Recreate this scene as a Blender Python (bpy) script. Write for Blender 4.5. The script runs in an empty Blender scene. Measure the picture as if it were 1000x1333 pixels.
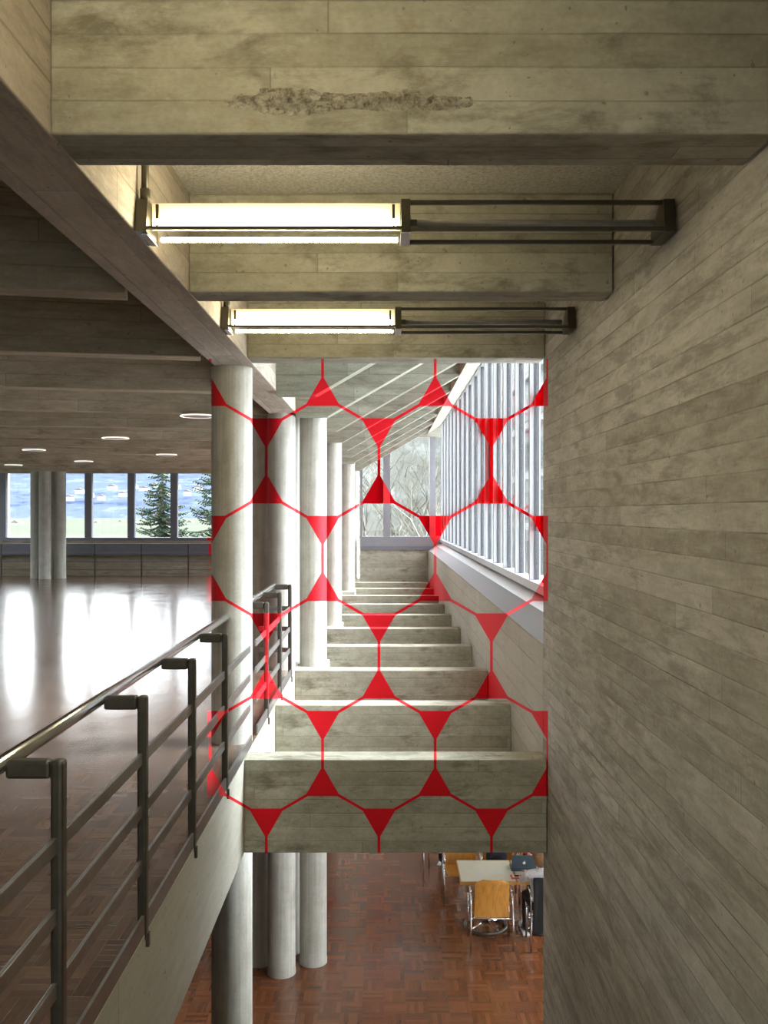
import bpy, bmesh, math, random
from mathutils import Vector, Matrix
random.seed(7)
sc = bpy.context.scene
COL = sc.collection
PI = math.pi
F = 1225.0              # focal length in pixels of the 1000x1333 frame
EYE = 1.85              # eye height over the upper floor (z = 0)
LOW = -3.63             # lower floor
XW = 1.228              # right wall plane
GB = 3.03               # girder underside
CEIL = 3.56

# ------------------------------------------------------------------ node helpers
class NT:
    def __init__(s, tree):
        s.t = tree; s.n = tree.nodes; s.l = tree.links
    def new(s, kind, **kw):
        nd = s.n.new(kind)
        for k, v in kw.items(): setattr(nd, k, v)
        return nd
    def put(s, sock, v):
        if hasattr(v, 'is_output'): s.l.new(v, sock)
        elif v is not None: sock.default_value = v
    def m(s, op, a, b=None, c=None, clamp=False):
        nd = s.new('ShaderNodeMath', operation=op, use_clamp=clamp)
        for i, v in enumerate((a, b, c)):
            if v is not None: s.put(nd.inputs[i], v)
        return nd.outputs[0]
    def mixf(s, f, a, b):
        nd = s.new('ShaderNodeMix', data_type='FLOAT')
        s.put(nd.inputs[0], f); s.put(nd.inputs[2], a); s.put(nd.inputs[3], b)
        return nd.outputs[0]
    def mixc(s, f, a, b, blend='MIX'):
        nd = s.new('ShaderNodeMix', data_type='RGBA', blend_type=blend)
        s.put(nd.inputs[0], f)
        s.put(nd.inputs[6], a if hasattr(a, 'is_output') else (*a, 1))
        s.put(nd.inputs[7], b if hasattr(b, 'is_output') else (*b, 1))
        return nd.outputs[2]
    def xyz(s, x, y, z):
        nd = s.new('ShaderNodeCombineXYZ')
        for i, v in enumerate((x, y, z)): s.put(nd.inputs[i], v)
        return nd.outputs[0]
    def sep(s, v):
        nd = s.new('ShaderNodeSeparateXYZ'); s.put(nd.inputs[0], v)
        return nd.outputs
    def noise(s, vec, scale=1, detail=4, rough=.55, dist=0):
        nd = s.new('ShaderNodeTexNoise')
        s.put(nd.inputs['Vector'], vec); nd.inputs['Scale'].default_value = scale
        nd.inputs['Detail'].default_value = detail; nd.inputs['Roughness'].default_value = rough
        nd.inputs['Distortion'].default_value = dist
        return nd.outputs[0]
    def ramp(s, f, stops):
        nd = s.new('ShaderNodeValToRGB'); s.put(nd.inputs[0], f)
        cr = nd.color_ramp
        while len(cr.elements) < len(stops): cr.elements.new(.5)
        for e, (p, c) in zip(cr.elements, stops):
            e.position = p; e.color = (*c, 1) if len(c) == 3 else c
        return nd.outputs[0]
    def rng(s, f, a, b, c=0., d=1.):
        nd = s.new('ShaderNodeMapRange'); s.put(nd.inputs[0], f)
        for i, v in enumerate((a, b, c, d)): nd.inputs[i+1].default_value = v
        return nd.outputs[0]
    def white(s, vec):
        nd = s.new('ShaderNodeTexWhiteNoise', noise_dimensions='3D'); s.put(nd.inputs['Vector'], vec)
        return nd.outputs['Value']
    def geo(s): return s.new('ShaderNodeNewGeometry').outputs
    def bump(s, h, strength=.4, dist=.01):
        nd = s.new('ShaderNodeBump'); nd.inputs['Strength'].default_value = strength
        nd.inputs['Distance'].default_value = dist; s.put(nd.inputs['Height'], h)
        return nd.outputs[0]

def new_mat(name):
    m = bpy.data.materials.new(name); m.use_nodes = True
    t = NT(m.node_tree); b = m.node_tree.nodes['Principled BSDF']
    return m, t, b

# ------------------------------------------------------------------ the red wall painting
# A plain honeycomb of straight bars with triangular joints, brushed in red on the columns,
# beams, parapet and window.  The painters set it out from one station in the hall (as such
# room-size murals are), so each surface carries its own fixed piece of it.
STATION = (0.0, 0.0, EYE)
def mural_group():
    g = bpy.data.node_groups.new('red_mural', 'ShaderNodeTree')
    g.interface.new_socket('Mask', in_out='OUTPUT', socket_type='NodeSocketFloat')
    t = NT(g); out = t.new('NodeGroupOutput')
    ge = t.geo(); p = t.sep(ge['Position']); nrm = t.sep(ge['True Normal'])
    R = .4225                                   # half the honeycomb pitch on the front beam, metres
    dx = t.m('SUBTRACT', p[0], STATION[0]); dy = t.m('MAXIMUM', t.m('SUBTRACT', p[1], STATION[1]), .5)
    dz = t.m('SUBTRACT', p[2], STATION[2])
    u = t.m('DIVIDE', t.m('MULTIPLY', dx, 7.06), dy)
    v = t.m('DIVIDE', t.m('MULTIPLY', dz, 7.06), dy)
    inside = t.m('MULTIPLY', t.m('MULTIPLY', t.m('GREATER_THAN', u, -1.326), t.m('LESS_THAN', u, 1.231)),
                 t.m('MULTIPLY', t.m('GREATER_THAN', v, -2.552), t.m('LESS_THAN', v, 1.158)))
    inside = t.m('MULTIPLY', inside, t.m('GREATER_THAN', p[1], 6.0))
    inside = t.m('MULTIPLY', inside, t.m('LESS_THAN', p[1], 28.5))
    a = t.m('DIVIDE', t.m('ADD', u, .461), R)   # unit = R, origin on one cell centre
    b = t.m('DIVIDE', t.m('SUBTRACT', v, .392), R)
    def fold(q, period, off):
        q = t.m('ADD', q, off)
        return t.m('SUBTRACT', q, t.m('MULTIPLY', t.m('ROUND', t.m('DIVIDE', q, period)), period))
    s3 = math.sqrt(3)
    ax, ay = fold(a, 2, 0), fold(b, 2*s3, 0)
    bx, by = fold(a, 2, 1), fold(b, 2*s3, s3)
    la = t.m('ADD', t.m('MULTIPLY', ax, ax), t.m('MULTIPLY', ay, ay))
    lb = t.m('ADD', t.m('MULTIPLY', bx, bx), t.m('MULTIPLY', by, by))
    k = t.m('LESS_THAN', lb, la)
    gx = t.m('ABSOLUTE', t.mixf(k, ax, bx)); gy = t.m('ABSOLUTE', t.mixf(k, ay, by))
    edge = t.m('MAXIMUM', gx, t.m('ADD', t.m('MULTIPLY', gx, .5), t.m('MULTIPLY', gy, s3/2)))
    vert = t.m('MAXIMUM', gy, t.m('ADD', t.m('MULTIPLY', gx, s3/2), t.m('MULTIPLY', gy, .5)))
    mask = t.m('MAXIMUM', t.m('GREATER_THAN', edge, .975), t.m('GREATER_THAN', vert, 1.1547-.18))
    # only the sides that face the station were painted
    facing = t.m('ADD', t.m('ADD', t.m('MULTIPLY', nrm[0], dx), t.m('MULTIPLY', nrm[1], dy)), t.m('MULTIPLY', nrm[2], dz))
    mask = t.m('MULTIPLY', t.m('MULTIPLY', mask, inside), t.m('LESS_THAN', facing, 0.0))
    t.l.new(mask, out.inputs[0])
    return g
MURAL = mural_group()
RED = (.62, .004, .012)
def with_mural(t, b, colour, rough=None, metallic=None):
    gn = t.new('ShaderNodeGroup'); gn.node_tree = MURAL
    mk = gn.outputs[0]
    t.l.new(t.mixc(mk, colour, RED), b.inputs['Base Color'])
    if rough is not None: t.put(b.inputs['Roughness'], t.mixf(mk, rough, .45))
    if metallic is not None: t.put(b.inputs['Metallic'], t.mixf(mk, metallic, 0.))
    return mk

# ------------------------------------------------------------------ materials
def concrete(name, run, tone=(1, 1, 1), board=.135, stain=1., mural=True, contrast=1., streak=1.):
    """board-marked concrete; run = axis the shuttering boards follow ('x','y')"""
    m, t, b = new_mat(name)
    ge = t.geo(); p = t.sep(ge['Position']); n = t.sep(ge['Normal'])
    flat = t.m('GREATER_THAN', t.m('ABSOLUTE', n[2]), .7)
    if run == 'x':
        side = t.m('GREATER_THAN', t.m('ABSOLUTE', n[0]), .7)
        along = t.mixf(side, p[0], p[1]); across = t.mixf(flat, p[2], p[1])
    else:
        side = t.m('GREATER_THAN', t.m('ABSOLUTE', n[1]), .7)
        along = t.mixf(side, p[1], p[0]); across = t.mixf(flat, p[2], p[0])
    wob = t.m('MULTIPLY', t.m('SUBTRACT', t.noise(t.xyz(along, across, 3.), .8, 2), .5), .010)
    q = t.m('DIVIDE', t.m('ADD', t.m('SUBTRACT', across, 3.03), wob), board)
    idx = t.m('FLOOR', q); fr = t.m('SUBTRACT', q, idx)
    r1 = t.white(t.xyz(idx, flat, 5.3)); r2 = t.white(t.xyz(idx, flat, 9.1))
    al = t.m('ADD', along, t.m('MULTIPLY', r1, 7.))
    pl = t.m('DIVIDE', al, 3.6); pli = t.m('FLOOR', pl); plf = t.m('SUBTRACT', pl, pli)
    rb = t.white(t.xyz(idx, pli, 2.2))
    dj = t.m('MINIMUM', fr, t.m('SUBTRACT', 1., fr))
    joint = t.rng(dj, .012, .045, 1., 0.)
    jvar = t.rng(t.noise(t.xyz(t.m('MULTIPLY', al, 1.1), idx, 1.), 1., 3), .40, .60, .12, 1.)
    joint = t.m('MULTIPLY', t.m('MULTIPLY', joint, jvar), t.m('ADD', .35, t.m('MULTIPLY', r2, .65)))
    endj = t.m('MULTIPLY', t.m('LESS_THAN', plf, .0016), .55)
    pos = ge['Position']
    grain = t.noise(t.xyz(t.m('MULTIPLY', al, 1.5), t.m('MULTIPLY', across, 7.), t.m('MULTIPLY', r2, 3.)), 2.3, 6, .68, .6)
    if streak < 1: grain = t.mixf(streak, t.noise(t.xyz(t.m('MULTIPLY', along, 2.2), t.m('MULTIPLY', across, 3.), 2.), 3., 7, .7, .3), grain)
    wood = t.noise(t.xyz(t.m('MULTIPLY', al, 1.6), t.m('MULTIPLY', across, 38.), r2), 2., 3, .6, .8)
    big = t.noise(t.xyz(t.m('MULTIPLY', along, .55), t.m('MULTIPLY', across, .9), 1.), 1.6, 5, .6)
    blot = t.noise(t.xyz(t.m('MULTIPLY', al, .9), t.m('MULTIPLY', across, 4.2), t.m('MULTIPLY', r2, .8)), 1.9, 8, .74, .4)
    if streak < 1: blot = t.mixf(streak, t.noise(t.xyz(t.m('MULTIPLY', along, 1.7), t.m('MULTIPLY', across, 3.4), 6.), 1.7, 9, .72, .35), blot)
    blot2 = t.noise(t.xyz(t.m('MULTIPLY', along, 1.9), t.m('MULTIPLY', across, 4.6), t.m('ADD', 14., t.m('MULTIPLY', r1, .5))), 2.4, 8, .75, .3)
    fine = t.noise(pos, 46, 4, .65)
    f = t.m('ADD', t.m('MULTIPLY', grain, .36), t.m('MULTIPLY', big, .34))
    f = t.m('ADD', f, t.m('MULTIPLY', blot2, .16)); f = t.m('ADD', f, t.m('MULTIPLY', fine, .14))
    f = t.m('ADD', f, t.m('MULTIPLY', t.m('SUBTRACT', rb, .5), .11))
    f = t.m('ADD', .5, t.m('MULTIPLY', t.m('SUBTRACT', f, .5), 1.3*contrast))
    T = lambda c: tuple(x*y for x, y in zip(c, tone))
    c = t.ramp(f, [(.30, T((.25, .232, .182))), (.44, T((.34, .322, .262))), (.55, T((.415, .397, .335))), (.70, T((.52, .505, .44)))])
    c = t.mixc(t.rng(wood, .56, .74, 0., .20), c, T((.24, .215, .165)))
    dark = t.m('MULTIPLY', t.rng(t.m('ADD', t.m('MULTIPLY', blot, .7), t.m('MULTIPLY', big, .3)), .505, .60), .62*stain)
    c = t.mixc(dark, c, T((.175, .158, .12)))
    rust = t.m('MULTIPLY', t.rng(blot2, .60, .70), .35*stain)
    c = t.mixc(rust, c, T((.25, .19, .105)))
    pale = t.m('MULTIPLY', t.rng(blot2, .40, .30), .45)
    c = t.mixc(pale, c, T((.56, .54, .47)))
    pit = t.m('GREATER_THAN', t.noise(pos, 30, 1, .5), .745)
    c = t.mixc(t.m('MULTIPLY', pit, .55), c, T((.13, .115, .09)))
    c = t.mixc(t.m('MULTIPLY', t.m('MAXIMUM', joint, endj), .88), c, T((.11, .098, .075)))
    if mural: with_mural(t, b, c)
    else: t.l.new(c, b.inputs['Base Color'])
    b.inputs['Roughness'].default_value = .82; b.inputs['Specular IOR Level'].default_value = .25
    h = t.m('SUBTRACT', t.m('ADD', t.m('MULTIPLY', grain, .35), t.m('ADD', t.m('MULTIPLY', rb, .5), t.m('MULTIPLY', wood, .15))), t.m('MULTIPLY', t.m('MAXIMUM', joint, pit), .9))
    t.l.new(t.bump(h, .45, .008), b.inputs['Normal'])
    return m

def column_concrete():
    m, t, b = new_mat('column_concrete')
    ge = t.geo(); p = t.sep(ge['Position']); n = t.sep(ge['Normal'])
    ang = t.m('ARCTAN2', n[1], n[0])
    vec = t.xyz(t.m('MULTIPLY', ang, 4.), t.m('MULTIPLY', p[2], .7), t.m('ADD', p[0], p[1]))
    a = t.noise(vec, 1.6, 5, .6); f = t.noise(ge['Position'], 5., 5, .65); fn = t.noise(ge['Position'], 60, 2)
    s = t.m('ADD', t.m('ADD', t.m('MULTIPLY', a, .45), t.m('MULTIPLY', f, .4)), t.m('MULTIPLY', fn, .15))
    c = t.ramp(s, [(.34, (.30, .283, .232)), (.5, (.41, .395, .342)), (.66, (.51, .50, .455))])
    w = t.m('MULTIPLY', ang, 12/(2*PI)); fr = t.m('SUBTRACT', w, t.m('FLOOR', w))
    seam = t.m('MULTIPLY', t.m('LESS_THAN', fr, .03), .16)
    c = t.mixc(seam, c, (.22, .2, .16))
    with_mural(t, b, c)
    b.inputs['Roughness'].default_value = .7; b.inputs['Specular IOR Level'].default_value = .3
    t.l.new(t.bump(s, .2, .006), b.inputs['Normal'])
    return m

def plaster():
    m, t, b = new_mat('rough_plaster')
    ge = t.geo()
    n = t.noise(ge['Position'], 55, 4, .6); n2 = t.noise(ge['Position'], 1.5, 3)
    c = t.ramp(n, [(.3, (.42, .40, .34)), (.6, (.72, .70, .63))])
    c = t.mixc(t.m('MULTIPLY', n2, .3), c, (.5, .48, .42))
    t.l.new(c, b.inputs['Base Color']); b.inputs['Roughness'].default_value = .95
    t.l.new(t.bump(n, .9, .02), b.inputs['Normal'])
    return m

def parquet(name, base, rough, mural):
    m, t, b = new_mat(name)
    ge = t.geo(); p = t.sep(ge['Position'])
    L, W = .24, .048
    # small oak-strip squares laid alternately along x and along y
    cx, cy = t.m('DIVIDE', p[0], L), t.m('DIVIDE', p[1], L)
    ix, iy = t.m('FLOOR', cx), t.m('FLOOR', cy)
    odd = t.m('ABSOLUTE', t.m('MODULO', t.m('ADD', ix, iy), 2.))
    acr = t.mixf(odd, t.m('SUBTRACT', cx, ix), t.m('SUBTRACT', cy, iy))
    aln = t.mixf(odd, t.m('SUBTRACT', cy, iy), t.m('SUBTRACT', cx, ix))
    st = t.m('MULTIPLY', acr, L/W); si = t.m('FLOOR', st); sf = t.m('SUBTRACT', st, si)
    r = t.white(t.xyz(t.m('ADD', ix, t.m('MULTIPLY', si, .13)), iy, odd))
    rq = t.white(t.xyz(ix, iy, 3.3))
    gr = t.noise(t.xyz(t.m('MULTIPLY', acr, 9.), aln, t.m('MULTIPLY', r, 20.)), 2.5, 4, .6)
    big = t.noise(ge['Position'], .5, 4, .6)
    f = t.m('ADD', t.m('ADD', t.m('MULTIPLY', r, .22), t.m('MULTIPLY', gr, .32)), t.m('ADD', t.m('MULTIPLY', rq, .07), t.m('MULTIPLY', big, .39)))
    B = lambda k: tuple(x*k for x in base)
    c = t.ramp(f, [(.22, B(.5)), (.48, B(1.)), (.75, tuple(x*y for x, y in zip(B(1.65), (1., 1.08, 1.1))))])
    gap = t.m('LESS_THAN', t.m('MINIMUM', sf, t.m('MULTIPLY', t.m('MINIMUM', aln, t.m('SUBTRACT', 1., aln)), 5.)), .03)
    c = t.mixc(t.m('MULTIPLY', gap, .55), c, B(.3))
    if mural: with_mural(t, b, c)
    else: t.l.new(c, b.inputs['Base Color'])
    rg = t.m('ADD', rough, t.m('MULTIPLY', t.m('SUBTRACT', t.noise(ge['Position'], 2.2, 4), .5), .14))
    t.put(b.inputs['Roughness'], rg)
    b.inputs['Specular IOR Level'].default_value = .85
    wav = t.noise(t.xyz(p[0], p[1], 0.), 3.2, 3, .5)
    t.l.new(t.bump(t.m('ADD', t.m('MULTIPLY', r, .12), t.m('ADD', t.m('MULTIPLY', wav, .8), t.m('MULTIPLY', gap, -.3))), .16, .008), b.inputs['Normal'])
    return m

def simple(name, col, rough=.5, metal=0., noise=.12, scale=12, mural=False, spec=.5, bump=0.):
    m, t, b = new_mat(name)
    ge = t.geo(); nz = t.noise(ge['Position'], scale, 4, .6)
    lo = tuple(c*(1-noise) for c in col); hi = tuple(min(1, c*(1+noise)) for c in col)
    c = t.ramp(nz, [(.3, lo), (.7, hi)])
    if mural: with_mural(t, b, c, rough, metal)
    else:
        t.l.new(c, b.inputs['Base Color'])
        b.inputs['Roughness'].default_value = rough; b.inputs['Metallic'].default_value = metal
    b.inputs['Specular IOR Level'].default_value = spec
    if bump: t.l.new(t.bump(nz, bump, .01), b.inputs['Normal'])
    return m

def glass(name='window_glass', mural=True):
    m, t, b = new_mat(name); t.n.remove(b)
    out = t.n['Material Output']
    tr = t.new('ShaderNodeBsdfTransparent'); tr.inputs[0].default_value = (.95, .97, .97, 1)
    gl = t.new('ShaderNodeBsdfGlossy'); gl.inputs['Roughness'].default_value = .02
    fr = t.new('ShaderNodeFresnel'); fr.inputs[0].default_value = 1.4
    mx = t.new('ShaderNodeMixShader'); t.l.new(t.m('MULTIPLY', fr.outputs[0], .45), mx.inputs[0])
    t.l.new(tr.outputs[0], mx.inputs[1]); t.l.new(gl.outputs[0], mx.inputs[2])
    res = mx.outputs[0]
    if mural:
        gn = t.new('ShaderNodeGroup'); gn.node_tree = MURAL
        film = t.new('ShaderNodeMixShader'); film.inputs[0].default_value = .45
        ft = t.new('ShaderNodeBsdfTransparent'); ft.inputs[0].default_value = (.62, .012, .02, 1)
        fd = t.new('ShaderNodeBsdfDiffuse'); fd.inputs[0].default_value = (*RED, 1)
        t.l.new(ft.outputs[0], film.inputs[1]); t.l.new(fd.outputs[0], film.inputs[2])
        m2 = t.new('ShaderNodeMixShader'); t.l.new(gn.outputs[0], m2.inputs[0])
        t.l.new(res, m2.inputs[1]); t.l.new(film.outputs[0], m2.inputs[2]); res = m2.outputs[0]
    t.l.new(res, out.inputs[0])
    return m

def emit(name, col, strength):
    m, t, b = new_mat(name)
    b.inputs['Base Color'].default_value = (*col, 1)
    b.inputs['Emission Color'].default_value = (*col, 1); b.inputs['Emission Strength'].default_value = strength
    return m

def wood(name, col, axis=2):
    m, t, b = new_mat(name)
    co = t.sep(t.new('ShaderNodeTexCoord').outputs['Object'])
    s = [22., 22., 22.]; s[axis] = 1.6
    n = t.noise(t.xyz(*[t.m('MULTIPLY', co[i], s[i]) for i in range(3)]), 1.4, 4, .6, .5)
    c = t.ramp(n, [(.3, tuple(x*.72 for x in col)), (.7, tuple(min(1, x*1.2) for x in col))])
    t.l.new(c, b.inputs['Base Color']); b.inputs['Roughness'].default_value = .38
    return m

M = {}
M['con_x'] = concrete('board_marked_concrete_across', 'x', (.97, .975, .93), board=.104, streak=.3, stain=1.6, contrast=1.2)
M['con_rib'] = concrete('grey_rib_concrete', 'x', (.80, .82, .79), board=.15)
M['con_y'] = concrete('board_marked_concrete_along', 'y', (1., .985, .94))
M['con_wall'] = concrete('board_marked_concrete_wall', 'y', (1.02, 1.015, 1.06), board=.104, contrast=1.25)
M['con_hall'] = concrete('warm_board_marked_concrete', 'x', (1.02, .91, .78), board=.125, mural=False)
M['con_soffit'] = concrete('pinkish_girder_concrete', 'y', (1.22, 1.12, 1.09), board=.16, stain=.7)
M['con_parapet'] = concrete('parapet_concrete', 'y', (1.0, 1.0, 1.0), board=.2, contrast=.5, stain=.15)
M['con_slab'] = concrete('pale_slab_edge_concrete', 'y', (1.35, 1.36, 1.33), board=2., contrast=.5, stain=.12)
def crumble():
    m, t, b = new_mat('crumbled_concrete')
    n = t.noise(t.geo()['Position'], 38, 6, .7); n2 = t.noise(t.geo()['Position'], 120, 2)
    c = t.ramp(t.m('ADD', t.m('MULTIPLY', n, .8), t.m('MULTIPLY', n2, .2)), [(.36, (.11, .095, .065)), (.46, (.28, .25, .185)), (.58, (.46, .43, .35))])
    t.l.new(c, b.inputs['Base Color']); b.inputs['Roughness'].default_value = .95
    t.l.new(t.bump(n, 1., .012), b.inputs['Normal']); return m
M['crumble'] = crumble()
M['column'] = column_concrete()
M['plaster'] = plaster()
M['parquet'] = parquet('oak_parquet_upper', (.135, .082, .056), .17, True)
M['parquet_low'] = parquet('oak_parquet_lower', (.125, .043, .016), .22, False)
M['dark_metal'] = simple('dark_bronze_steel', (.085, .078, .062), .38, .55, .15, 20, True)
M['rail_steel'] = simple('grey_steel_bar', (.20, .19, .175), .36, .6, .12, 20, True)
M['lamp_metal'] = simple('dark_lamp_metal', (.062, .054, .034), .42, .4)
M['lamp_grey'] = simple('dull_lamp_reflector', (.30, .29, .27), .4, .3)
M['white_cap'] = simple('white_cap', (.75, .75, .82), .5)
M['steel'] = simple('brushed_steel', (.62, .62, .61), .22, 1., .05, 30, True)
M['chrome'] = simple('chrome_tube', (.66, .65, .62), .18, 1., .05)
M['alu'] = simple('anodised_aluminium', (.40, .405, .42), .35, .35, .05, 6, True)
M['alu_sill'] = simple('grey_metal_sill', (.075, .072, .073), .34, 0., .08, 3, True, .25)
M['alu_light'] = simple('light_metal_ledge', (.50, .505, .52), .35, .1, .04, 4, True)
M['alu_end'] = simple('lavender_grey_frame', (.235, .23, .25), .4, .3, .05, 6, True)
M['gasket'] = simple('dark_gasket', (.05, .05, .056), .5, 0., .05, 5, True)
M['frame_grey'] = simple('grey_window_frame', (.17, .17, .19), .45, .3, .06, 6, True)
M['glass'] = glass()
M['glass_plain'] = glass('clear_window_glass', False)
M['tube_on'] = emit('lit_tube', (1., .89, .62), 56.)
def diffuser():
    m, t, b = new_mat('lamp_diffuser'); t.n.remove(b)
    d = t.new('ShaderNodeBsdfDiffuse'); d.inputs[0].default_value = (.55, .50, .37, 1)
    tr = t.new('ShaderNodeBsdfTranslucent'); tr.inputs[0].default_value = (.92, .88, .74, 1)
    mx = t.new('ShaderNodeMixShader'); mx.inputs[0].default_value = .6
    t.l.new(d.outputs[0], mx.inputs[1]); t.l.new(tr.outputs[0], mx.inputs[2]); t.l.new(mx.outputs[0], t.n['Material Output'].inputs[0])
    return m
M['diffuser_on'] = diffuser()
M['ring_on'] = emit('lit_ring', (1., .96, .88), .9)
M['ply'] = wood('orange_plywood', (.52, .24, .045))
M['table_edge'] = wood('beech_edge', (.50, .27, .07), 0)
M['table_white'] = simple('cream_laminate', (.62, .60, .50), .3, 0., .04)
M['black_cloth'] = simple('black_cloth', (.012, .012, .014), .85, 0., .3, 60, bump=.3)
M['navy_cloth'] = simple('navy_cloth', (.03, .038, .06), .8, 0., .3, 60, bump=.3)
M['red_cloth'] = simple('red_cloth', (.52, .012, .02), .8, 0., .2, 50, bump=.3)
M['white_cloth'] = simple('pale_grey_cloth', (.56, .56, .57), .85, 0., .12, 40, bump=.3)
M['jeans'] = simple('dark_trousers', (.02, .022, .03), .8, 0., .2, 60)
M['skin'] = simple('skin', (.55, .33, .24), .5, 0., .06, 20)
M['hair_brown'] = simple('light_brown_hair', (.23, .13, .06), .55, 0., .45, 70, bump=.8)
M['hair_dark'] = simple('dark_hair', (.04, .025, .018), .5, 0., .4, 70, bump=.8)
M['shoe'] = simple('dark_shoe', (.03, .03, .035), .5)
M['sole'] = simple('white_sole', (.7, .7, .7), .6)
M['laptop'] = simple('blue_grey_laptop', (.10, .16, .22), .3, .6, .05)
M['logo'] = simple('white_logo', (.9, .9, .92), .4)
M['screen'] = simple('laptop_screen', (.02, .02, .025), .15)
M['red_cover'] = simple('red_cover', (.62, .05, .05), .4)
M['phone'] = simple('dark_phone', (.03, .02, .02), .2)
M['paper'] = simple('white_paper', (.75, .73, .70), .6)
M['eye'] = simple('eye', (.05, .04, .035), .3)
M['needles'] = simple('spruce_needles', (.042, .062, .034), .75, 0., .5, 3)
M['bark'] = simple('grey_bark', (.12, .105, .08), .9, 0., .3, 9)
M['bare_twigs'] = simple('bare_twigs', (.17, .158, .125), .9, 0., .25, 2)
M['cone'] = simple('spruce_cone', (.13, .075, .045), .8)
M['render_wall'] = simple('pale_facade', (.36, .355, .35), .8, 0., .06, .6)
M['grey_facade'] = simple('grey_facade', (.13, .14, .155), .6, 0., .08, .5)
M['dark_glazing'] = simple('dark_glazing', (.05, .055, .07), .25, 0., .2, .4)
M['roof'] = simple('roof_tiles', (.10, .075, .07), .8, 0., .2, .3)
M['snow'] = simple('pale_gravel', (.66, .66, .66), .9, 0., .1, 4)

def ground_mat():
    m, t, b = new_mat('winter_meadow')
    ge = t.geo(); n = t.noise(ge['Position'], .02, 6, .65); n2 = t.noise(ge['Position'], .5, 4)
    c = t.ramp(n, [(.35, (.024, .028, .025)), (.55, (.034, .040, .030)), (.7, (.055, .056, .055))])
    c = t.mixc(t.m('MULTIPLY', n2, .25), c, (.3, .29, .22))
    t.l.new(c, b.inputs['Base Color']); b.inputs['Roughness'].default_value = 1.; b.inputs['Specular IOR Level'].default_value = 0.
    return m
def hill_mat(name, a, bb, c3, sx=.004, sz=.02):
    m, t, b = new_mat(name)
    ge = t.geo(); p = t.sep(ge['Position'])
    v = t.xyz(t.m('MULTIPLY', p[0], sx), t.m('MULTIPLY', p[2], sz), t.m('MULTIPLY', p[1], sx))
    n = t.noise(v, 1.5, 6, .65)
    f = t.noise(t.xyz(t.m('MULTIPLY', p[0], sx*8), t.m('MULTIPLY', p[2], sz*3), 0.), 1.5, 4, .7)
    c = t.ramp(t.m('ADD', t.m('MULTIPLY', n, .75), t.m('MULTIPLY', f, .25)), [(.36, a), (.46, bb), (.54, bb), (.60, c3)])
    t.l.new(c, b.inputs['Base Color']); b.inputs['Roughness'].default_value = 1.; b.inputs['Specular IOR Level'].default_value = 0.
    return m
M['ground'] = ground_mat()
M['far_hill'] = hill_mat('hazy_blue_hill', (.022, .030, .056), (.044, .054, .084), (.068, .080, .086), .012, .05)  # distance haze is mixed into the surface colour as blue-grey
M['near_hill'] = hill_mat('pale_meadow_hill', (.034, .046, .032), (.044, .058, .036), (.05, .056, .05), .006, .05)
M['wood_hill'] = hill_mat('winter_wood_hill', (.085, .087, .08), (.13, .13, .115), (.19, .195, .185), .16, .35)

# ------------------------------------------------------------------ mesh helpers
def tag(o, label=None, cat=None, group=None, kind=None):
    if label: o['label'] = label
    if label and not kind: o['kind'] = 'thing'
    if cat: o['category'] = cat
    if group: o['group'] = group
    if kind: o['kind'] = kind
    return o
def link(name, me, mat=None, parent=None, loc=(0, 0, 0), rz=0, smooth=False):
    o = bpy.data.objects.new(name, me); COL.objects.link(o)
    if mat is not None: me.materials.append(mat)
    if parent is not None: o.parent = parent
    o.location = loc; o.rotation_euler[2] = rz
    if smooth:
        for p in me.polygons: p.use_smooth = True
    return o
def finish(name, bm, mat, parent=None, loc=(0, 0, 0), rz=0, smooth=False, fix=True):
    if fix: bmesh.ops.recalc_face_normals(bm, faces=bm.faces)
    me = bpy.data.meshes.new(name); bm.to_mesh(me); bm.free()
    return link(name, me, mat, parent, loc, rz, smooth)
def empty(name, loc=(0, 0, 0), rz=0):
    o = bpy.data.objects.new(name, None); COL.objects.link(o)
    o.location = loc; o.rotation_euler[2] = rz; o.empty_display_size = .1
    return o
def add_box(bm, x0, x1, y0, y1, z0, z1, bevel=0.):
    vs = [bm.verts.new((x, y, z)) for x in (x0, x1) for y in (y0, y1) for z in (z0, z1)]
    fs = [(0, 1, 3, 2), (4, 6, 7, 5), (0, 4, 5, 1), (2, 3, 7, 6), (0, 2, 6, 4), (1, 5, 7, 3)]
    faces = [bm.faces.new([vs[i] for i in f]) for f in fs]
    if bevel:
        es = list({e for f in faces for e in f.edges})
        bmesh.ops.bevel(bm, geom=es, offset=bevel, segments=2, affect='EDGES', profile=.5)
def box(name, x0, x1, y0, y1, z0, z1, mat, parent=None, bevel=0.):
    """world-placed box with its origin at its base centre"""
    cx, cy = (x0+x1)/2, (y0+y1)/2
    bm = bmesh.new(); add_box(bm, x0-cx, x1-cx, y0-cy, y1-cy, 0, z1-z0, bevel)
    loc = Vector((cx, cy, z0))
    if parent is not None: loc = parent.matrix_basis.inverted() @ loc if False else loc - parent.location
    return finish(name, bm, mat, parent, loc)
def add_prism(bm, poly, axis, a, b):
    """poly of 2-D points extruded along axis ('x': pts are (y,z); 'y': (x,z); 'z': (x,y))"""
    def P(p, k): return {'x': (k, p[0], p[1]), 'y': (p[0], k, p[1]), 'z': (p[0], p[1], k)}[axis]
    A = [bm.verts.new(P(p, a)) for p in poly]; B = [bm.verts.new(P(p, b)) for p in poly]
    bm.faces.new(A); bm.faces.new(B[::-1]); n = len(poly)
    for i in range(n): bm.faces.new((A[i], B[i], B[(i+1) % n], A[(i+1) % n]))
def prism(name, poly, axis, a, b, mat, parent=None):
    bm = bmesh.new(); add_prism(bm, poly, axis, a, b)
    return finish(name, bm, mat, parent)
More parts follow.
